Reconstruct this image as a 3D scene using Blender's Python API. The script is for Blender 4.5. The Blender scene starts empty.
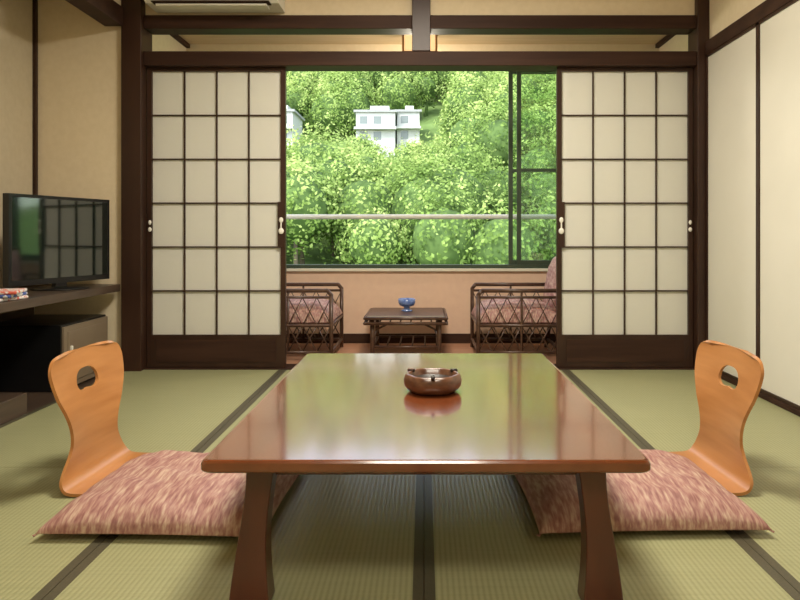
import bpy, bmesh, math, random
import numpy as np
from mathutils import Vector, Matrix
random.seed(4); rng=np.random.default_rng(7)
scn=bpy.context.scene
scn.view_settings.view_transform='Standard'
scn.view_settings.look='None'

# ---------------------------------------------------------------- materials
def nodes(name):
    m=bpy.data.materials.new(name); m.use_nodes=True
    nt=m.node_tree; return m,nt,nt.nodes,nt.links,nt.nodes['Principled BSDF']
def mat(name,c,rough=.5,c2=None,scale=(8,8,8),metal=0,coat=0,bump=0,emit=None,es=0,detail=4,lo=.35,hi=.65,spec=.5,coatr=.05):
    m,nt,N,L,P=nodes(name)
    P.inputs['Base Color'].default_value=(*c,1); P.inputs['Roughness'].default_value=rough
    P.inputs['Metallic'].default_value=metal; P.inputs['Coat Weight'].default_value=coat
    P.inputs['Coat Roughness'].default_value=coatr
    P.inputs['Specular IOR Level'].default_value=spec
    if emit: P.inputs['Emission Color'].default_value=(*emit,1); P.inputs['Emission Strength'].default_value=es
    if c2 is None: c2=tuple(v*.9 for v in c)
    tc=N.new('ShaderNodeTexCoord'); mp=N.new('ShaderNodeMapping'); no=N.new('ShaderNodeTexNoise'); cr=N.new('ShaderNodeValToRGB')
    mp.inputs['Scale'].default_value=scale
    no.inputs['Scale'].default_value=1; no.inputs['Detail'].default_value=detail
    cr.color_ramp.elements[0].position=lo; cr.color_ramp.elements[1].position=hi
    cr.color_ramp.elements[0].color=(*c,1); cr.color_ramp.elements[1].color=(*c2,1)
    L.new(tc.outputs['Object'],mp.inputs[0]); L.new(mp.outputs[0],no.inputs['Vector']); L.new(no.outputs[0],cr.inputs[0])
    L.new(cr.outputs[0],P.inputs['Base Color'])
    if bump:
        b=N.new('ShaderNodeBump'); b.inputs['Strength'].default_value=bump; b.inputs['Distance'].default_value=.005
        L.new(no.outputs[0],b.inputs['Height']); L.new(b.outputs[0],P.inputs['Normal'])
    return m
M={}
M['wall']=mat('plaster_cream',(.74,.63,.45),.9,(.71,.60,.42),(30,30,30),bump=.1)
M['wall_shaded']=mat('plaster_cream_shaded',(.58,.50,.36),.9,(.55,.47,.33),(30,30,30),bump=.1)  # cream plaster darkened: the recess shade is put into the colour
M['wall_pink']=mat('plaster_pink',(.78,.56,.42),.9,(.75,.53,.40),(20,20,20),bump=.1)
M['ceil']=mat('ceiling_wood',(.62,.48,.29),.7,(.55,.42,.25),(3,40,40))
M['dark']=mat('dark_timber',(.026,.011,.007),.4,(.045,.020,.012),(6,6,1.5),spec=.35)
M['darkh']=mat('dark_timber_h',(.030,.013,.008),.6,(.05,.023,.014),(1.5,8,20),spec=.2)
M['fusuma']=mat('fusuma_paper',(.75,.73,.65),.55,(.73,.71,.63),(4,4,4))
M['floorw']=mat('engawa_wood',(.50,.27,.17),.35,(.40,.20,.12),(2,30,30))
M['base']=mat('subfloor',(.2,.12,.07),.8)
M['heri']=mat('heri_cloth',(.060,.054,.032),.5,(.08,.07,.042),(200,200,200))
M['lacq']=mat('table_lacquer',(.185,.048,.015),.2,(.14,.034,.010),(14,1.2,14),coat=1,coatr=.09)
M['lacqd']=mat('table_leg_lacquer',(.085,.020,.010),.3,(.06,.013,.007),(14,14,2),coat=.3,coatr=.15)
M['zaisu']=mat('bent_plywood',(.50,.225,.075),.38,(.41,.17,.05),(3,3,24),coat=.25,coatr=.2)
M['black']=mat('black_plastic',(.008,.008,.009),.3)
M['screen']=mat('tv_screen',(.004,.009,.008),.06,(.004,.009,.008),spec=1.0,coat=1)
M['standw']=mat('stand_wood',(.055,.036,.026),.35,(.08,.052,.036),(3,3,30))
M['grey']=mat('safe_grey',(.22,.17,.12),.35,(.2,.15,.105))
M['white']=mat('ac_white',(.80,.77,.68),.4)
M['rattan']=mat('rattan_dark',(.055,.027,.018),.35,(.10,.052,.032),(30,30,30))
M['ashwood']=mat('ashtray_wood',(.17,.075,.040),.28,(.09,.034,.018),(30,30,60),coat=.3)
M['ashin']=mat('ashtray_inside',(.02,.010,.008),.4)
M['blue']=mat('blue_ceramic',(.07,.14,.42),.15,(.22,.32,.62),(40,40,40),coat=.5)
M['alu']=mat('bronze_aluminium',(.03,.05,.03),.5,(.04,.06,.035),metal=.1)
M['rail']=mat('grey_aluminium',(.70,.67,.56),.6)
M['metal']=mat('ornament_metal',(.85,.83,.76),.4,metal=.0)
M['lampw']=mat('lamp_wood',(.45,.22,.08),.5)
M['shade']=mat('lamp_shade',(.9,.75,.5),.6,emit=(1,.66,.32),es=.9)
M['fillglow']=mat('fill_fixture_glow',(.9,.85,.75),.6,emit=(1,.9,.72),es=2)  # glow of the added fixtures out of view
M['house']=mat('house_white',(.58,.60,.57),.8)
M['roof']=mat('house_roof',(.36,.38,.37),.8)
M['hwin']=mat('house_window',(.18,.22,.21),.2)
M['bark']=mat('bark',(.16,.13,.09),.9)
M['ground']=mat('hill_ground',(.12,.20,.05),.95,(.18,.28,.08),(.3,.3,.3))
M['crownshade']=mat('crown_shade_core',(.07,.13,.03),.9,(.12,.2,.05),(.8,.8,.8))  # dark green painted as the shade inside the crowns
M['conc']=mat('balcony_concrete',(.35,.34,.3),.9)
M['redcloth']=mat('printed_cloth',(.65,.12,.08),.8,(.75,.72,.7),(30,60,30),lo=.45,hi=.5)
M['bluecloth']=mat('printed_cloth_blue',(.06,.10,.35),.8,(.7,.7,.72),(60,30,30),lo=.5,hi=.55)
M['tglass']=mat('tabletop_glass',(.42,.38,.31),.1,(.38,.35,.29),coat=1)  # opaque pale base: the glass reflection is put into the colour

def paper():
    m,nt,N,L,P=nodes('shoji_paper')
    P.inputs['Roughness'].default_value=.8
    no=N.new('ShaderNodeTexNoise'); no.inputs['Scale'].default_value=60; tc=N.new('ShaderNodeTexCoord')
    cr=N.new('ShaderNodeValToRGB'); cr.color_ramp.elements[0].color=(.86,.85,.79,1); cr.color_ramp.elements[1].color=(.89,.88,.82,1)
    L.new(tc.outputs['Object'],no.inputs['Vector']); L.new(no.outputs[0],cr.inputs[0]); L.new(cr.outputs[0],P.inputs['Base Color'])
    t=N.new('ShaderNodeBsdfTranslucent'); t.inputs[0].default_value=(.94,.94,.90,1)
    mx=N.new('ShaderNodeMixShader'); mx.inputs[0].default_value=.4
    L.new(P.outputs[0],mx.inputs[1]); L.new(t.outputs[0],mx.inputs[2]); L.new(mx.outputs[0],N['Material Output'].inputs[0]); return m
M['paper']=paper()
def glass(name,tint,f,r=.03):
    m,nt,N,L,P=nodes(name)
    N.remove(P); t=N.new('ShaderNodeBsdfTransparent'); t.inputs[0].default_value=(*tint,1)
    g=N.new('ShaderNodeBsdfGlossy'); g.inputs['Roughness'].default_value=r
    mx=N.new('ShaderNodeMixShader'); mx.inputs[0].default_value=f
    L.new(t.outputs[0],mx.inputs[1]); L.new(g.outputs[0],mx.inputs[2]); L.new(mx.outputs[0],N['Material Output'].inputs[0]); return m
M['glass']=glass('window_glass',(.93,.97,.93),.06)
def tatami():
    m,nt,N,L,P=nodes('tatami_rush')
    tc=N.new('ShaderNodeTexCoord')
    w=N.new('ShaderNodeTexWave'); w.wave_type='BANDS'; w.bands_direction='X'; w.inputs['Scale'].default_value=22; w.inputs['Distortion'].default_value=.3
    w2=N.new('ShaderNodeTexWave'); w2.wave_type='BANDS'; w2.bands_direction='Y'; w2.inputs['Scale'].default_value=60; w2.inputs['Distortion'].default_value=.5
    n=N.new('ShaderNodeTexNoise'); n.inputs['Scale'].default_value=1
    mp=N.new('ShaderNodeMapping'); mp.inputs['Scale'].default_value=(2.5,120,1)
    for a in (w,w2): L.new(tc.outputs['Object'],a.inputs['Vector'])
    L.new(tc.outputs['Object'],mp.inputs[0]); L.new(mp.outputs[0],n.inputs['Vector'])
    mul=N.new('ShaderNodeMath'); mul.operation='MULTIPLY'; L.new(w.outputs['Fac'],mul.inputs[0]); L.new(w2.outputs['Fac'],mul.inputs[1])
    ad=N.new('ShaderNodeMath'); ad.operation='MULTIPLY_ADD'; L.new(n.outputs[0],ad.inputs[0]); ad.inputs[1].default_value=.6; L.new(mul.outputs[0],ad.inputs[2])
    cr=N.new('ShaderNodeValToRGB'); cr.color_ramp.elements[0].position=.1; cr.color_ramp.elements[0].color=(.235,.245,.125,1)
    cr.color_ramp.elements[1].position=.95; cr.color_ramp.elements[1].color=(.39,.385,.215,1)
    L.new(ad.outputs[0],cr.inputs[0]); L.new(cr.outputs[0],P.inputs['Base Color'])
    P.inputs['Roughness'].default_value=.4
    b=N.new('ShaderNodeBump'); b.inputs['Strength'].default_value=.4; b.inputs['Distance'].default_value=.002
    L.new(mul.outputs[0],b.inputs['Height']); L.new(b.outputs[0],P.inputs['Normal']); return m
M['tatami']=tatami()
def fabric():
    m,nt,N,L,P=nodes('zabuton_fabric')
    tc=N.new('ShaderNodeTexCoord'); mp=N.new('ShaderNodeMapping'); mp.inputs['Scale'].default_value=(120,16,40)
    n=N.new('ShaderNodeTexNoise'); n.inputs['Scale'].default_value=1; n.inputs['Detail'].default_value=2
    L.new(tc.outputs['Object'],mp.inputs[0]); L.new(mp.outputs[0],n.inputs['Vector'])
    cr=N.new('ShaderNodeValToRGB'); e=cr.color_ramp.elements
    e[0].position=.30; e[0].color=(.25,.105,.10,1); e[1].position=.72; e[1].color=(.54,.40,.31,1)
    x=e.new(.5); x.color=(.38,.205,.18,1)
    L.new(n.outputs[0],cr.inputs[0]); L.new(cr.outputs[0],P.inputs['Base Color']); P.inputs['Roughness'].default_value=.6
    return m
M['fabric']=fabric()
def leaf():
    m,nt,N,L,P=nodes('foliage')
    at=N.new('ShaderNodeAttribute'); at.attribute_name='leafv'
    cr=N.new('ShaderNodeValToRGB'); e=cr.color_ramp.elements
    e[0].position=0; e[0].color=(.10,.18,.045,1); e[1].position=1; e[1].color=(.56,.68,.24,1)  # greens paled so the colour carries the outdoor haze
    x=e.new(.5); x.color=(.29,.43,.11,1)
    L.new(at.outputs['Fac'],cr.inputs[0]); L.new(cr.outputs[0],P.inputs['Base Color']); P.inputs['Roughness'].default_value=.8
    P.inputs['Specular IOR Level'].default_value=.15
    t=N.new('ShaderNodeBsdfTranslucent'); L.new(cr.outputs[0],t.inputs[0])
    mx=N.new('ShaderNodeMixShader'); mx.inputs[0].default_value=.4
    L.new(P.outputs[0],mx.inputs[1]); L.new(t.outputs[0],mx.inputs[2]); L.new(mx.outputs[0],N['Material Output'].inputs[0]); return m
M['leaf']=leaf()

# ---------------------------------------------------------------- builder
class B:
    def __init__(s): s.bm=bmesh.new(); s.m=[]
    def mi(s,k):
        if k not in s.m: s.m.append(k)
        return s.m.index(k)
    def _tag(s,n0,k,smooth=False):
        i=s.mi(k); s.bm.faces.ensure_lookup_table()
        for f in s.bm.faces[n0:]: f.material_index=i; f.smooth=smooth
    def box(s,x0,x1,y0,y1,z0,z1,k,mx=None):
        n0=len(s.bm.faces)
        mt=Matrix.Translation(((x0+x1)/2,(y0+y1)/2,(z0+z1)/2))@Matrix.Diagonal((abs(x1-x0),abs(y1-y0),abs(z1-z0),1))
        if mx is not None: mt=mx@mt
        bmesh.ops.create_cube(s.bm,size=1,matrix=mt); s._tag(n0,k); return s
    def rod(s,p,q,r,k,seg=8,r2=None):
        p=Vector(p);q=Vector(q);d=q-p;n0=len(s.bm.faces)
        mt=Matrix.Translation((p+q)/2)@d.to_track_quat('Z','Y').to_matrix().to_4x4()
        bmesh.ops.create_cone(s.bm,cap_ends=True,segments=seg,radius1=r,radius2=r if r2 is None else r2,depth=d.length,matrix=mt)
        s._tag(n0,k,True); return s
    def path(s,pts,r,k,seg=8):
        for a,b in zip(pts,pts[1:]): s.rod(a,b,r,k,seg)
        for a in pts[1:-1]: s.ball(a,r,k)
        return s
    def ball(s,c,r,k,sc=(1,1,1)):
        n0=len(s.bm.faces)
        bmesh.ops.create_uvsphere(s.bm,u_segments=12,v_segments=8,radius=r,matrix=Matrix.Translation(c)@Matrix.Diagonal((*sc,1))); s._tag(n0,k,True); return s
    def lathe(s,c,prof,k,seg=48,wob=None,smooth=True):
        n0=len(s.bm.faces); rings=[]
        for r,z in prof:
            ring=[]
            for i in range(seg):
                a=2*math.pi*i/seg; rr=r*(wob(a) if wob else 1)
                ring.append(s.bm.verts.new((c[0]+rr*math.cos(a),c[1]+rr*math.sin(a),c[2]+z)))
            rings.append(ring)
        for a,b in zip(rings,rings[1:]):
            for i in range(seg): s.bm.faces.new((a[i],a[(i+1)%seg],b[(i+1)%seg],b[i]))
        s.bm.faces.new(rings[0][::-1]); s.bm.faces.new(rings[-1]); s._tag(n0,k,smooth); return s
    def loft(s,secs,k,smooth=False):
        n0=len(s.bm.faces); rs=[[s.bm.verts.new(p) for p in sec] for sec in secs]; n=len(rs[0])
        for a,b in zip(rs,rs[1:]):
            for i in range(n): s.bm.faces.new((a[i],a[(i+1)%n],b[(i+1)%n],b[i]))
        s.bm.faces.new(rs[0][::-1]); s.bm.faces.new(rs[-1]); s._tag(n0,k,smooth); return s
    def done(s,name,bevel=0,loc=None,rotz=0,seg=2,normals=True):
        if normals: bmesh.ops.recalc_face_normals(s.bm,faces=s.bm.faces)
        me=bpy.data.meshes.new(name); s.bm.to_mesh(me); s.bm.free()
        for k in s.m: me.materials.append(M[k])
        o=bpy.data.objects.new(name,me); scn.collection.objects.link(o)
        if loc: o.location=loc
        o.rotation_euler[2]=rotz
        if bevel:
            b=o.modifiers.new('bevel','BEVEL'); b.width=bevel; b.segments=seg; b.limit_method='ANGLE'; b.angle_limit=.7
        return o

XL,XR,XREC=-1.89,1.79,-2.45
YB,YD,YW=-1.1,4.35,5.35
ZC=2.62
# ---------------------------------------------------------------- shell
B().box(XREC-.1,XR+.1,YB-.1,YD+.03,-.16,-.04,'base').done('floor')
cols=[(XL,-.89),(-.89,0),(0,.89),(.89,XR)]
for ci,(a,b) in enumerate(cols):
    ys=[4.29,2.49,.69,YB]
    for y1,y0 in zip(ys,ys[1:]):
        t=B().box(a+.001,b-.001,y0+.001,y1-.001,-.04,0,'tatami')
        for e0,e1 in ((a+.001,a+.027),(b-.027,b-.001)):
            t.box(e0,e1,y0+.001,y1-.001,-.035,.0015,'heri')
        t.done('tatami_mat')
B().box(XREC-.1,XR+.1,YB-.1,YD-.02,ZC,ZC+.08,'ceil').done('ceiling')
B().box(XR,XR+.1,YB-.1,YD+.08,-.04,ZC,'wall').done('wall_right')
B().box(XREC-.1,XR+.1,YB-.1,YB,-.04,ZC,'wall').done('wall_back')
B().box(XL-.1,XL,YB,1.92,-.04,ZC,'wall').done('wall_left')
B().box(XL-.1,XL,1.92,4.24,2.27,ZC,'wall').done('wall_left_upper')
B().box(XREC-.1,XREC,1.92,4.28,-.04,ZC,'wall_shaded').done('wall_alcove_back')
B().box(XREC,XL-.1,1.92,2.0,-.04,ZC,'wall_shaded').done('wall_alcove_side')
B().box(XREC,XL,2.0,4.28,-.04,-.002,'standw').done('floor_alcove')
B().box(XREC-.1,XL,4.28,4.38,-.04,ZC,'wall').done('wall_alcove_end')
B().box(-1.765,1.715,4.31,4.39,2.235,ZC,'wall').done('wall_front')
# timbers
B().box(XL,-1.765,4.24,4.42,-.002,ZC,'dark').done('post_left',.004)
B().box(1.715,XR,4.26,4.42,-.002,ZC,'dark').done('post_right',.004)
B().box(-1.765,1.715,4.27,4.43,1.915,2.005,'darkh').done('lintel',.004)
B().box(-1.765,-.075,4.28,4.42,2.15,2.235,'darkh').done('transom_rail',.004)
B().box(.04,1.715,4.28,4.42,2.15,2.235,'darkh').done('transom_rail',.004)
B().box(-.075,.04,4.262,4.305,2.005,ZC,'dark').box(-.075,.04,4.305,4.42,2.005,2.235,'dark').done('transom_post',.003)
B().box(-1.765,1.715,4.29,4.46,-.04,.006,'darkh').done('door_sill',.002)
B().box(XL-.1,XL+.015,2.03,4.24,2.15,2.27,'darkh').done('trim_alcove_beam',.004)
B().box(XREC,XREC+.02,4.255,4.28,.545,2.6,'dark').done('trim_alcove_corner')
B().box(XL,XL+.02,1.90,2.02,0,ZC,'dark').done('post_alcove',.004)
B().box(XR-.03,XR,YB,4.26,1.975,2.06,'darkh').done('trim_right_rail',.003)
B().box(XR-.035,XR,YB,4.26,0.0,.028,'darkh').done('baseboard_right',.003)
# fusuma on right wall
ys=[4.255,3.60,2.68,1.76,.84]
for i in range(4):
    y1,y0=ys[i],ys[i+1]
    f=B().box(XR-.018,XR-.001,y0+.015,y1-.015,.045,1.96,'fusuma')
    for a,b in ((y0,y0+.016),(y1-.016,y1)): f.box(XR-.026,XR-.001,a,b,.029,1.974,'dark')
    f.box(XR-.026,XR-.001,y0,y1,.029,.045,'dark').box(XR-.026,XR-.001,y0,y1,1.96,1.974,'dark')
    f.done('fusuma_panel')
# ---------------------------------------------------------------- shoji
def shoji(x0,x1,yc,inner,handle=True):
    z0,z1=.008,1.913; s=B(); st=.03
    s.box(x0,x0+st,yc-.016,yc+.016,z0,z1,'dark').box(x1-st,x1,yc-.016,yc+.016,z0,z1,'dark')
    s.box(x0+st,x1-st,yc-.015,yc+.015,z0,.215,'dark'); s.box(x0+st,x1-st,yc-.015,yc+.015,z1-.022,z1,'dark')
    s.box(x0+st+.03,x1-st-.03,yc-.019,yc-.014,.045,.185,'darkh')
    a,b,c,d=x0+st,x1-st,.215,z1-.022
    for i in range(1,4):
        x=a+(b-a)*i/4; s.box(x-.0042,x+.0042,yc-.008,yc+.004,c,d,'dark')
    for i in range(1,6):
        z=c+(d-c)*i/6; s.box(a,b,yc-.009,yc+.004,z-.0042,z+.0042,'dark')
    s.box(a,b,yc+.004,yc+.0055,c,d,'paper')
    if handle:
        xs=(x1-.026) if inner>0 else (x0+.026)
        s.box(xs-.022,xs+.022,yc-.021,yc-.015,.77,1.06,'dark')
        s.ball((xs,yc-.024,.945),.014,'metal',(1,.4,1.3)); s.ball((xs,yc-.024,.875),.018,'metal',(1,.4,1.1)); s.box(xs-.004,xs+.004,yc-.027,yc-.02,.88,.95,'metal')
        xo=(x0+.02) if inner>0 else (x1-.02)
        s.ball((xo,yc-.02,.93),.010,'metal',(1,.4,1.5)); s.ball((xo,yc-.02,.885),.012,'metal',(1,.4,1.2))
    return s.done('shoji_door')
shoji(-1.76,-.88,4.335,1); shoji(.845,1.71,4.335,-1)
shoji(-1.75,-.90,4.385,1,False); shoji(.865,1.70,4.385,-1,False)
# ---------------------------------------------------------------- engawa (sunroom)
B().box(XL-.1,XR+.2,4.46,YW+.1,-.16,0,'floorw').done('floor_sunroom')
B().box(XL-.1,XR+.2,4.39,YW+.1,2.35,2.43,'ceil').done('ceiling_sunroom')
B().box(-1.99,-1.87,4.43,YW,0,2.35,'wall').done('wall_sunroom_left')
B().box(1.85,1.97,4.43,YW,0,2.35,'wall').done('wall_sunroom_right')
B().box(-1.87,-1.84,4.43,YW,2.32,2.35,'darkh').done('trim_1'); B().box(1.82,1.85,4.43,YW,2.32,2.35,'darkh').done('trim_2')
w=B().box(-1.87,1.85,YW,YW+.1,0,.585,'wall_pink').box(-1.87,1.85,YW,YW+.1,2.19,2.35,'wall')
w.box(-1.87,-1.72,YW,YW+.1,.585,2.19,'wall').box(1.70,1.85,YW,YW+.1,.585,2.19,'wall').done('wall_window')
B().box(-1.87,1.85,YW-.015,YW,0,.075,'darkh').done('baseboard_window',.002)
# window
w=B()
w.box(-1.72,1.70,YW+.0,YW+.1,.585,.615,'alu').box(-1.72,1.70,YW,YW+.1,2.165,2.19,'alu')
w.box(-1.72,-1.69,YW,YW+.1,.61,2.17,'alu').box(1.67,1.70,YW,YW+.1,.61,2.17,'alu')
def sash(x0,x1,y):
    z0,z1=.615,2.165
    for a,b in ((x0,x0+.032),(x1-.032,x1)): w.box(a,b,y-.014,y+.014,z0,z1,'alu')
    for a,b in ((z0,z0+.035),(z1-.03,z1),(1.352,1.375)): w.box(x0+.032,x1-.032,y-.014,y+.014,a,b,'alu')
    w.box(x0+.03,x1-.03,y-.002,y+.002,z0+.03,z1-.03,'glass')
sash(.735,1.67,YW+.03); sash(.675,1.62,YW+.075); sash(-1.69,-1.12,YW+.03)
w.done('window_1')
B().box(-1.74,1.72,YW-.03,YW,.565,.587,'rail').done('window_sill',.003)
# balcony
B().box(-2.4,2.4,YW+.1,6.3,-.25,-.05,'conc').done('balcony_floor')
r=B().rod((-2.3,6.15,1.015),(2.3,6.15,1.015),.022,'rail',12).rod((-2.3,6.15,.50),(2.3,6.15,.50),.012,'rail')
for x in (-2.2,-1.5,1.5,2.2): r.rod((x,6.15,-.05),(x,6.15,1.0),.015,'rail')
r.rod((-2.3,6.15,.05),(2.3,6.15,.05),.012,'rail')
for i in range(40): 
    x=-2.2+i*4.4/39; r.rod((x,6.15,.05),(x,6.15,.50),.006,'rail',6)
r.done('balcony_railing')
# air conditioner
a=B().loft([[(x,4.305,2.255),(x,4.12,2.255),(x,4.06,2.30),(x,4.055,2.50),(x,4.09,2.55),(x,4.305,2.55)] for x in (-1.69,-.88)],'white')
a.box(-1.64,-.93,4.075,4.15,2.25,2.256,'darkh').box(-1.62,-.95,4.10,4.19,2.235,2.247,'white',None)
a.box(-1.65,-.92,4.05,4.056,2.33,2.335,'grey').box(-1.0,-.93,4.052,4.058,2.36,2.37,'grey')
a.done('air_conditioner',.006)
# sunroom pendant lamp (wide wooden box lantern on the ceiling)
l=B().box(-.155,.095,4.80,5.0,2.135,2.15,'lampw').box(-.155,.095,4.80,5.0,2.29,2.305,'lampw')
for x in (-.155,.08):
    for y in (4.80,4.985): l.box(x,x+.015,y,y+.015,2.14,2.30,'lampw')
l.box(-.14,.08,4.815,4.985,2.15,2.29,'shade').box(-.08,.02,4.85,4.95,2.305,2.35,'lampw').done('pendant_lamp')
for y in (2.7,0.0):  # unseen glowing fixtures, added to brighten the room
    B().lathe((0,y,ZC-.12),[(.36,0),(.40,.02),(.40,.10),(.38,.12)],'fillglow').done('ceiling_fill_fixture')

# ---------------------------------------------------------------- table
t=B()
def rr(x0,x1,y0,y1,z,r=.02,n=4):
    pts=[]
    for cx,cy,a0 in ((x1-r,y1-r,0),(x0+r,y1-r,90),(x0+r,y0+r,180),(x1-r,y0+r,270)):
        for i in range(n+1):
            a=math.radians(a0+90*i/n); pts.append((cx+r*math.cos(a),cy+r*math.sin(a),z))
    return pts
X0,X1,Y0,Y1=-.502,.510,1.520,2.91
t.loft([rr(X0+.03,X1-.03,Y0+.03,Y1-.03,.312),rr(X0+.005,X1-.005,Y0+.005,Y1-.005,.316),rr(X0,X1,Y0,Y1,.321,.012),rr(X0,X1,Y0,Y1,.339,.012),rr(X0+.004,X1-.004,Y0+.004,Y1-.004,.344,.012),rr(X0+.009,X1-.009,Y0+.009,Y1-.009,.345,.012)],'lacq')
for a in ((X0+.10,X1-.10,Y0+.08,Y0+.10),(X0+.10,X1-.10,Y1-.10,Y1-.08),(X0+.10,X0+.125,Y0+.08,Y1-.08),(X1-.125,X1-.10,Y0+.08,Y1-.08)):
    t.box(*a,.285,.312,'lacqd')
for sx in (-1,1):
    for sy in (-1,1):
        cx=.005; secs=[]
        for i in range(11):
            u=i/10; z=.312*(1-u)+.002*u
            xo=.420+.006*math.cos(u*math.pi*1.3)*(-1)+.028*u**1.7
            xi=.350+.014*math.sin(u*math.pi)+.008*u
            yc=(Y0+Y1)/2+sy*((Y1-Y0)/2-.075+.014*u**1.7); hy=.034-.004*math.sin(u*math.pi)
            a,b=cx+sx*xi,cx+sx*xo
            secs.append([(a,yc-hy,z),(b,yc-hy,z),(b,yc+hy,z),(a,yc+hy,z)])
        t.loft(secs,'lacqd')
t.done('low_dining_table',.004,seg=3)
# ashtray
def oct_(a): return 1+.035*math.cos(6*a)
s=B(); s.lathe((.028,2.2,.3455),[(.060,0),(.078,.005),(.089,.020),(.091,.038),(.086,.054),(.080,.059),(.076,.055),(.072,.036),(.062,.020),(.01,.016)],'ashwood',60,oct_)
s.lathe((.028,2.2,.3632),[(.057,.0),(.070,.022),(.068,.023),(.055,.006),(.02,.005)],'ashin',60)
for i in range(3):
    a=math.pi/2+math.pi+i*2.094; s.rod((.028+.070*math.cos(a),2.2+.070*math.sin(a),.405),(.028+.092*math.cos(a),2.2+.092*math.sin(a),.403),.006,'ashin')
s.done('ashtray')

# ---------------------------------------------------------------- zabuton cushions
def pillow(bld,cx,cy,z0,sx,sy,h,k,n=40,seed=0,low=.12):
    rs=random.Random(seed); ph=[rs.uniform(0,6) for _ in range(6)]
    n0=len(bld.bm.faces); top=[];bot=[]
    for i in range(n+1):
        ra=[];rb=[]
        for j in range(n+1):
            u=-1+2*i/n; v=-1+2*j/n
            u=math.sin(u*math.pi/2)*.75+u*.25; v=math.sin(v*math.pi/2)*.75+v*.25
            px=u*(1-.035*(1-v*v)); py=v*(1-.035*(1-u*u))
            e=max(0,(1-u**4))*max(0,(1-v**4)); t=e**.42
            wr=.004*math.sin(9*u+ph[0]+3*v)*math.sin(8*v+ph[1])+.0025*math.sin(17*v+ph[2]+6*u)+.003*math.sin(23*u+ph[3])*(v*v)
            x=cx+px*sx/2; y=cy+py*sy/2
            lift=h*low*(1-t)
            ra.append(bld.bm.verts.new((x,y,z0+lift+(h-lift)*t+wr*t+.002)))
            rb.append(bld.bm.verts.new((x,y,z0+lift)))
        top.append(ra);bot.append(rb)
    for i in range(n):
        for j in range(n):
            bld.bm.faces.new((top[i][j],top[i+1][j],top[i+1][j+1],top[i][j+1]))
            bld.bm.faces.new((bot[i][j],bot[i][j+1],bot[i+1][j+1],bot[i+1][j]))
    def side(a,b,c,d): bld.bm.faces.new((a,b,c,d))
    for i in range(n):
        side(top[i][0],bot[i][0],bot[i+1][0],top[i+1][0]); side(top[i][n],top[i+1][n],bot[i+1][n],bot[i][n])
        side(top[0][i],top[0][i+1],bot[0][i+1],bot[0][i]); side(top[n][i],bot[n][i],bot[n][i+1],top[n][i+1])
    bld._tag(n0,k,True)
def zab(x0,x1,y0,y1,seed,rot):
    b=B(); pillow(b,0,0,0,x1-x0,y1-y0,.088,'fabric',seed=seed)
    for sx in (-1,1):
        for sy in (-1,1):
            for k in range(4): b.rod((sx*(x1-x0)/2*.985,sy*(y1-y0)/2*.985,.010),(sx*((x1-x0)/2+.002+.002*k),sy*((y1-y0)/2+.006-.002*k),.006),.0015,'fabric',5)
    return b.done('zabuton_cushion',loc=((x0+x1)/2,(y0+y1)/2,.012),rotz=rot)
zab(-1.065,-.43,1.87,2.47,1,math.radians(-2)); zab(.31,.965,1.895,2.48,5,math.radians(2))

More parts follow.
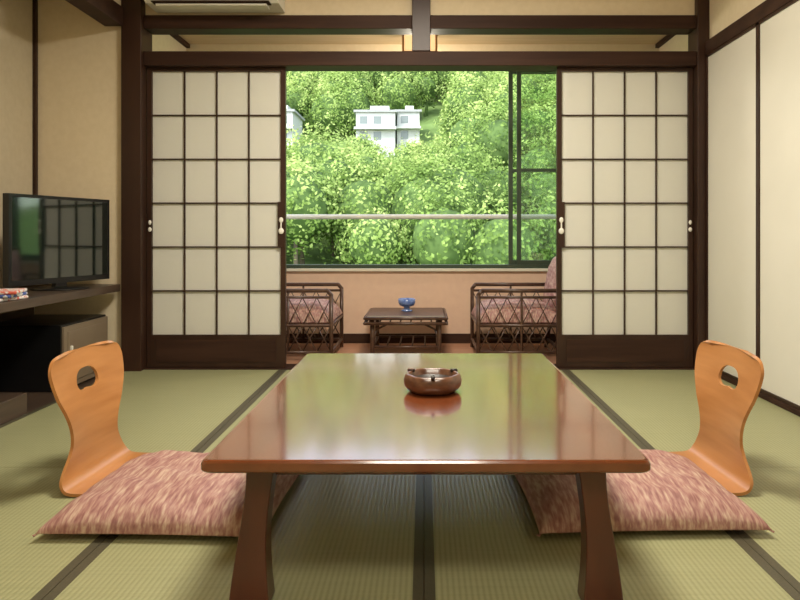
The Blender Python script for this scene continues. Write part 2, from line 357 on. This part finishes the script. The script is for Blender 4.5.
# ---------------------------------------------------------------- zaisu (legless chairs)
def zaisu(name,cx,cy,face,rot):
    prof=[(.50,.008,.19),(.30,.006,.20),(.12,.005,.208),(.03,.006,.212),(-.005,.014,.214),(-.022,.038,.208),(-.028,.07,.186),(-.030,.11,.158),(-.031,.15,.146),(-.035,.20,.155),(-.042,.26,.185),(-.050,.31,.212),(-.060,.36,.226),(-.068,.40,.228),(-.073,.43,.210),(-.075,.441,.185),(-.076,.447,.14)]
    P=[];n=len(prof)
    for i in range(n-1):
        p0=prof[max(i-1,0)];p1=prof[i];p2=prof[i+1];p3=prof[min(i+2,n-1)]
        for s_ in range(4):
            t_=s_/4
            P.append(tuple(.5*((2*b)+(-a+c)*t_+(2*a-5*b+4*c-d)*t_*t_+(-a+3*b-3*c+d)*t_**3) for a,b,c,d in zip(p0,p1,p2,p3)))
    P.append(prof[-1])
    bm=bmesh.new(); K=24; rows=[]
    for x,z,w_ in P:
        row=[]
        for j in range(K+1):
            v=-1+2*j/K
            cup=.022*v*v*min(1,max(0,(z-.04)/.2))
            row.append(bm.verts.new((x+cup,v*w_,max(z,.006))))
        rows.append(row)
    for a,b in zip(rows,rows[1:]):
        for j in range(K): bm.faces.new((a[j],a[j+1],b[j+1],b[j]))
    bmesh.ops.recalc_face_normals(bm,faces=bm.faces)
    me=bpy.data.meshes.new(name); bm.to_mesh(me); bm.free()
    for f in me.polygons: f.use_smooth=True
    me.materials.append(M['zaisu'])
    o=bpy.data.objects.new(name,me); scn.collection.objects.link(o)
    so=o.modifiers.new('s','SOLIDIFY'); so.thickness=.010; so.offset=0
    c=bmesh.new(); pts=[]
    for i in range(32):
        a=2*math.pi*i/32; yy=.068*math.copysign(abs(math.cos(a))**.75,math.cos(a)); zz=.046*math.sin(a)
        if zz<0: zz=zz*.85+.014*(1-abs(yy)/.068)
        pts.append((yy,.335+zz))
    A=[c.verts.new((-.4,y,z)) for y,z in pts]; Bv=[c.verts.new((.2,y,z)) for y,z in pts]
    for i in range(32): c.faces.new((A[i],A[(i+1)%32],Bv[(i+1)%32],Bv[i]))
    c.faces.new(A[::-1]); c.faces.new(Bv); bmesh.ops.recalc_face_normals(c,faces=c.faces)
    cm=bpy.data.meshes.new('cut'); c.to_mesh(cm); c.free(); co=bpy.data.objects.new('cut',cm); scn.collection.objects.link(co)
    bo=o.modifiers.new('b','BOOLEAN'); bo.object=co; bo.operation='DIFFERENCE'; bo.solver='EXACT'
    bpy.context.view_layer.update()
    dg=bpy.context.evaluated_depsgraph_get(); nm=bpy.data.meshes.new_from_object(o.evaluated_get(dg))
    o.modifiers.clear(); o.data=nm; bpy.data.objects.remove(co)
    for f in nm.polygons: f.use_smooth=True
    try: nm.set_sharp_from_angle(angle=.7)
    except Exception: pass
    o.location=(cx,cy,.002); o.rotation_euler[2]=(0 if face>0 else math.pi)+rot
    return o
zaisu('floor_chair',-1.145,2.41,1,math.radians(-3))
zaisu('floor_chair',1.035,2.42,-1,math.radians(3))

# ---------------------------------------------------------------- TV stand, TV, fridge
s=B().box(XREC,XL+.0,2.05,4.235,.50,.545,'standw').box(XREC+.0,XREC+.015,2.05,4.25,0,.50,'standw')
s.box(XREC,XL,2.05,3.24,0,.10,'standw').box(XREC+.02,XL-.02,3.01,3.04,.10,.50,'standw').box(XREC+.02,XL,2.05,2.08,.10,.50,'standw')
s.box(XL-.02,XL,2.08,3.02,.46,.50,'standw')
s.done('tv_stand',.003)
L_=Vector((-2.15,3.5,0));R_=Vector((-1.95,4.19,0)); c=(L_+R_)/2; d=(R_-L_); ang=math.atan2(d.y,d.x); W=d.length
t=B()
t.box(-W/2,W/2,-.015,.025,.035,.52,'black').box(-W/2+.018,W/2-.018,-.0165,-.014,.065,.503,'screen').box(-.18,.18,.025,.06,.1,.4,'black')
t.box(-.04,.04,-.0,.03,.01,.06,'black').lathe((0,.01,0),[(.15,0),(.15,.006),(.03,.014)],'black',40)
t.done('television',.003,loc=(c.x,c.y,.546),rotz=ang)
s=B().box(-2.40,-1.965,3.68,4.20,.0,.36,'black').box(-1.965,-1.95,3.685,4.195,.01,.35,'grey').box(-1.951,-1.945,3.72,4.16,.04,.32,'grey').box(-1.95,-1.935,3.74,3.755,.12,.24,'metal')
s.done('mini_fridge',.005)
b=B()
for i,(k,a) in enumerate((('redcloth',-.1),('bluecloth',.15),('redcloth',.3))):
    mx=Matrix.Translation((-1.99+.01*i,3.18,0))@Matrix.Rotation(a,4,'Z')
    b.box(-.08,.08,-.1,.1,.546+.016*i,.561+.016*i,k,mx)
b.done('folded_cloth',.006)

# ---------------------------------------------------------------- rattan chairs
def rattan_chair(x_front,x_back,y0,y1):
    b=B(); X=lambda u: x_front+(x_back-x_front)*u
    r=.014; H=.475; S=.27
    for y in (y0,y1):
        b.path([(X(0),y,0),(X(0),y,H-.03),(X(.04),y,H),(X(.85),y,H),(X(.98),y,H-.05)],r,'rattan',10)
        b.path([(X(.01),y,H-.045),(X(.9),y,H-.045)],.009,'rattan')
        b.rod((X(.86),y,0),(X(1.06),y,.72),r,'rattan',10)
        b.rod((X(0),y,S-.03),(X(.93),y,S-.03),.012,'rattan'); b.rod((X(0),y,.06),(X(.88),y,.06),.010,'rattan')
        b.rod((X(.45),y,0.06),(X(.45),y,H),.008,'rattan')
        n=6
        for i in range(n):
            a=i/n*.9; c_=(i+1)/n*.9
            b.rod((X(a),y,.06),(X(c_),y,S-.03),.0045,'rattan',6); b.rod((X(c_),y,.06),(X(a),y,S-.03),.0045,'rattan',6)
            b.rod((X(a),y,S-.03),(X(c_),y,H-.045),.0035,'rattan',6); b.rod((X(c_),y,S-.03),(X(a),y,H-.045),.0035,'rattan',6)
    for z,u in ((S-.03,0),(.06,0),(S-.03,.92),(.06,.88),(.72,1.06),(.40,.97)):
        b.rod((X(u),y0,z),(X(u),y1,z),.012,'rattan')
    for i in range(9): 
        y=y0+(y1-y0)*(i+.5)/9; b.rod((X(0),y,S-.03),(X(.92),y,S-.03),.006,'rattan',6); b.rod((X(.92),y,S-.03),(X(1.055),y,.71),.006,'rattan',6)
    cx=(X(0)+X(.86))/2; pillow(b,cx,(y0+y1)/2,S-.03,abs(X(.86)-X(0))+.02,y1-y0-.03,.15,'fabric',n=20,seed=3)
    b.bm.verts.ensure_lookup_table(); n1=len(b.bm.verts)
    pillow(b,0,0,0,.44,y1-y0-.04,.10,'fabric',n=20,seed=6)
    b.bm.verts.ensure_lookup_table(); vs=b.bm.verts[n1:]
    s=1 if x_back>x_front else -1
    up=Vector((X(1.06)-X(.86),0,.72)).normalized()
    nrm=Vector((-s*abs(up.z),0,abs(up.x)))
    org=Vector((X(.93),(y0+y1)/2,.24))+up*.24+nrm*.02
    for v in vs: 
        p=v.co.copy(); v.co=org+up*p.x+Vector((0,p.y,0))+nrm*p.z
    return b.done('rattan_armchair')
rattan_chair(-.625,-1.27,4.58,5.16)
rattan_chair(.365,1.015,4.58,5.16)
# coffee table
b=B(); x0,x1,y0,y1=-.405,.155,4.64,5.2; H=.28
for x in (x0+.05,x1-.05):
    for y in (y0+.04,y1-.04):
        b.rod((x,y,0),(x,y,H),.016,'rattan',10); 
for z in (H,H-.035): 
    b.path([(x0,y0,z),(x1,y0,z),(x1,y1,z),(x0,y1,z),(x0,y0,z)],.011,'rattan'); b.ball((x0,y0,z),.011,'rattan')
b.path([(x0+.05,y0+.04,.08),(x1-.05,y0+.04,.08),(x1-.05,y1-.04,.08),(x0+.05,y1-.04,.08),(x0+.05,y0+.04,.08)],.009,'rattan')
for x,sx in ((x0+.05,1),(x1-.05,-1)): b.path([(x,y0+.04,.12),(x+sx*.03,y0+.04,.20),(x+sx*.10,y0+.04,.235)],.007,'rattan')
for i in range(8):
    x=x0+(x1-x0)*(i+.5)/8; b.rod((x,y0,H-.018),(x,y1,H-.018),.006,'rattan',6)
for i in range(6): 
    x=x0+.06+(x1-x0-.12)*i/5; b.rod((x,y0+.04,.08),(x,y1-.04,.08),.006,'rattan',6)
b.box(x0+.015,x1-.015,y0+.012,y1-.012,H+.006,H+.016,'tglass').done('rattan_coffee_table')
B().lathe((-.125,4.95,H+.0165),[(.040,0),(.042,.006),(.022,.016),(.020,.030),(.052,.042),(.062,.062),(.064,.090),(.058,.091),(.05,.062),(.02,.05)],'blue').done('blue_dish')

# ---------------------------------------------------------------- outside
def tz(x,y): return .4*y-23.8+1.2*math.sin(x*.06)+.9*math.sin(x*.13+y*.07)
g=B(); gn=50; grid=[]
for i in range(gn+1):
    row=[]
    for j in range(gn+1):
        x=-130+260*i/gn; y=22+190*j/gn; row.append(g.bm.verts.new((x,y,tz(x,y))))
    grid.append(row)
for i in range(gn):
    for j in range(gn): g.bm.faces.new((grid[i][j],grid[i+1][j],grid[i+1][j+1],grid[i][j+1]))
g._tag(0,'ground',True); g.done('ground_hillside')
VV=[];VAL=[]
tr=B()
def crown(cx,cy,cz,rx,rz,nl,size,base):
    d=rng.normal(size=(nl,3)); d/=np.linalg.norm(d,axis=1)[:,None]
    ph=rng.uniform(0,6.28,6)
    lump=1+.20*np.sin(6.4*d[:,0]+ph[0])*np.sin(5*d[:,2]+ph[1])+.16*np.sin(7*d[:,1]+ph[2])*np.sin(8*d[:,0]+ph[3])+.10*np.sin(13*d[:,2]+ph[4])*np.sin(12*d[:,0]+ph[5])
    rad=lump*rng.uniform(.78,1.06,nl)
    c=np.stack([cx+d[:,0]*rx*rad,cy+d[:,1]*rx*rad,cz+d[:,2]*rz*rad],1)
    nr=d*.9+rng.normal(size=(nl,3))*.35; nr/=np.linalg.norm(nr,axis=1)[:,None]
    a=np.cross(nr,rng.normal(size=(nl,3))); a/=np.linalg.norm(a,axis=1)[:,None]; b=np.cross(nr,a)
    s=(size*rng.uniform(.5,1.2,nl))[:,None]
    q=np.stack([c-a*s*.8,c-b*s*.5,c+a*s*.8,c+b*s*.5],1)
    VV.append(q.reshape(-1,3)); VAL.append(np.clip(base+(rad/lump-.92)*1.0+rng.normal(size=nl)*.07+.28*d[:,2]+1.2*(lump-1),0,1))  # painted light: leaves paler on top and outside, darker in hollows
houses=[(-9.2,-3.5,87.5,97),(-4,0,89,98),(-21.5,-16.5,86.5,96)]
y=50
while y<195:
    sp=5.0 if y<110 else 6.6
    wcore=y*.34+6
    x=-(y*.55+14)
    while x<(y*.55+14):
        core=abs(x)<wcore
        px=x+random.uniform(-1.8,1.8); py=y+random.uniform(-2,2)
        lot=(-13<px<4 and 64<py<92) or (-25<px<-13 and 64<py<92)
        x+=(sp if core else sp*1.5)*(.72 if lot else 1)
        r=random.uniform(2.3,4.2); h=random.uniform(3.4,6.4); z=tz(px,py)
        if lot:
            r=random.uniform(2.2,2.9); h=random.uniform(1.8,2.8)
            if py>77: r=random.uniform(1.8,2.4); h=random.uniform(2.0,2.7)
        if any(a-r-.6<px<b+r+.6 and c-r-.3<py<d+r+.6 for a,b,c,d in houses): continue
        base=random.uniform(.12,.68); nl=int(185*r*r*(1 if y<110 else .7))
        if not core: nl=int(nl*.2)
        sz=(.23 if y<80 else .27 if y<110 else .35)*(1 if core else 2)
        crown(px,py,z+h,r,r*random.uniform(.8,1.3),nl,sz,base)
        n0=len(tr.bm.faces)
        bmesh.ops.create_icosphere(tr.bm,subdivisions=2,radius=r*.74,matrix=Matrix.Translation((px,py,z+h))); tr._tag(n0,'crownshade',True)  # dark core fills leaf gaps as painted shade
        if not lot: tr.rod((px,py,z-.5),(px+random.uniform(-.5,.5),py,z+h),.28,'bark',6,.12)
    y+=sp*.8
V=np.concatenate(VV); A=np.concatenate(VAL); nq=len(A)
me=bpy.data.meshes.new('forest_trees')
me.vertices.add(nq*4); me.vertices.foreach_set('co',V.astype(np.float32).ravel())
me.loops.add(nq*4); me.loops.foreach_set('vertex_index',np.arange(nq*4,dtype=np.int32))
me.polygons.add(nq); me.polygons.foreach_set('loop_start',np.arange(0,nq*4,4,dtype=np.int32))
me.update(calc_edges=True)
at=me.attributes.new('leafv','FLOAT','FACE'); at.data.foreach_set('value',A.astype(np.float32))
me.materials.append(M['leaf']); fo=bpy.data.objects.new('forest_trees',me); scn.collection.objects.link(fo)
to=tr.done('trunks_and_shade_cores',normals=False); to.parent=fo
print('leaves',nq)
def house(x0,x1,y0,y1,z0,z1,name):
    h=B().box(x0,x1,y0,y1,z0-5,z1,'house').box(x0-.3,x1+.3,y0-.3,y1+.3,z1,z1+.3,'roof')
    h.box(x0+(x1-x0)*.35,x1-.8,y0+.8,y1-.5,z1+.3,z1+1.0,'house')
    n=int((x1-x0)/1.8)
    for i in range(n):
        a=x0+.5+i*1.8; h.box(a,a+1.0,y0-.03,y0,z1-1.5,z1-.5,'hwin'); h.box(a,a+1.0,y0-.03,y0,z1-3.6,z1-2.5,'hwin')
    h.box(x0-.2,x1+.2,y0-.9,y0,z1-2.3,z1-2.0,'house')
    return h.done(name)
house(-8.9,-3.8,89,96,13,16.9,'hillside_house'); house(-3.6,-.6,91,97,13,17.3,'hillside_house'); house(-21,-17,88,95,13,16.8,'hillside_house')

# ---------------------------------------------------------------- lights
wd=bpy.data.worlds.new('World'); scn.world=wd; wd.use_nodes=True; N=wd.node_tree.nodes; L=wd.node_tree.links
sk=N.new('ShaderNodeTexSky'); sk.sky_type='NISHITA'; sk.sun_disc=False; sk.sun_elevation=math.radians(50); sk.sun_rotation=math.radians(200)
hs=N.new('ShaderNodeHueSaturation'); hs.inputs['Saturation'].default_value=.45
L.new(sk.outputs[0],hs.inputs['Color']); L.new(hs.outputs[0],N['Background'].inputs[0]); N['Background'].inputs[1].default_value=.6
def light(name,t,e,loc,col,size=1,rot=(0,0,0),sy=None):
    d=bpy.data.lights.new(name,t); d.energy=e; d.color=col
    if t=='AREA':
        d.shape='DISK'; d.size=size
    if t=='SUN': d.angle=.05
    if t=='POINT': d.shadow_soft_size=size
    o=bpy.data.objects.new(name,d); scn.collection.objects.link(o); o.location=loc; o.rotation_euler=rot; return o
s=light('sun','SUN',3.4,(0,-20,60),(1,.95,.82)); s.rotation_euler=Vector((.5,.65,-.8)).to_track_quat('-Z','Y').to_euler()
light('ceiling_fill_light','AREA',84,(0,2.7,ZC-.13),(1,.92,.77),.75)  # added fill light for the room, source out of view
light('ceiling_fill_light','AREA',32,(0,0.0,ZC-.13),(1,.92,.77),.75)  # added fill behind the camera, lights the shoji from the front
light('pendant_lamp_light','POINT',24,(-.03,4.90,2.05),(1,.88,.70),.08)

cam=bpy.data.cameras.new('camera'); co=bpy.data.objects.new('camera',cam); scn.collection.objects.link(co)
co.location=(0,0,.85); co.rotation_euler=(math.pi/2,0,0); cam.sensor_width=36; cam.lens=680/800*36
cam.shift_x=-24/800; cam.shift_y=-65/800; cam.clip_end=1000; cam.clip_start=.05
scn.camera=co
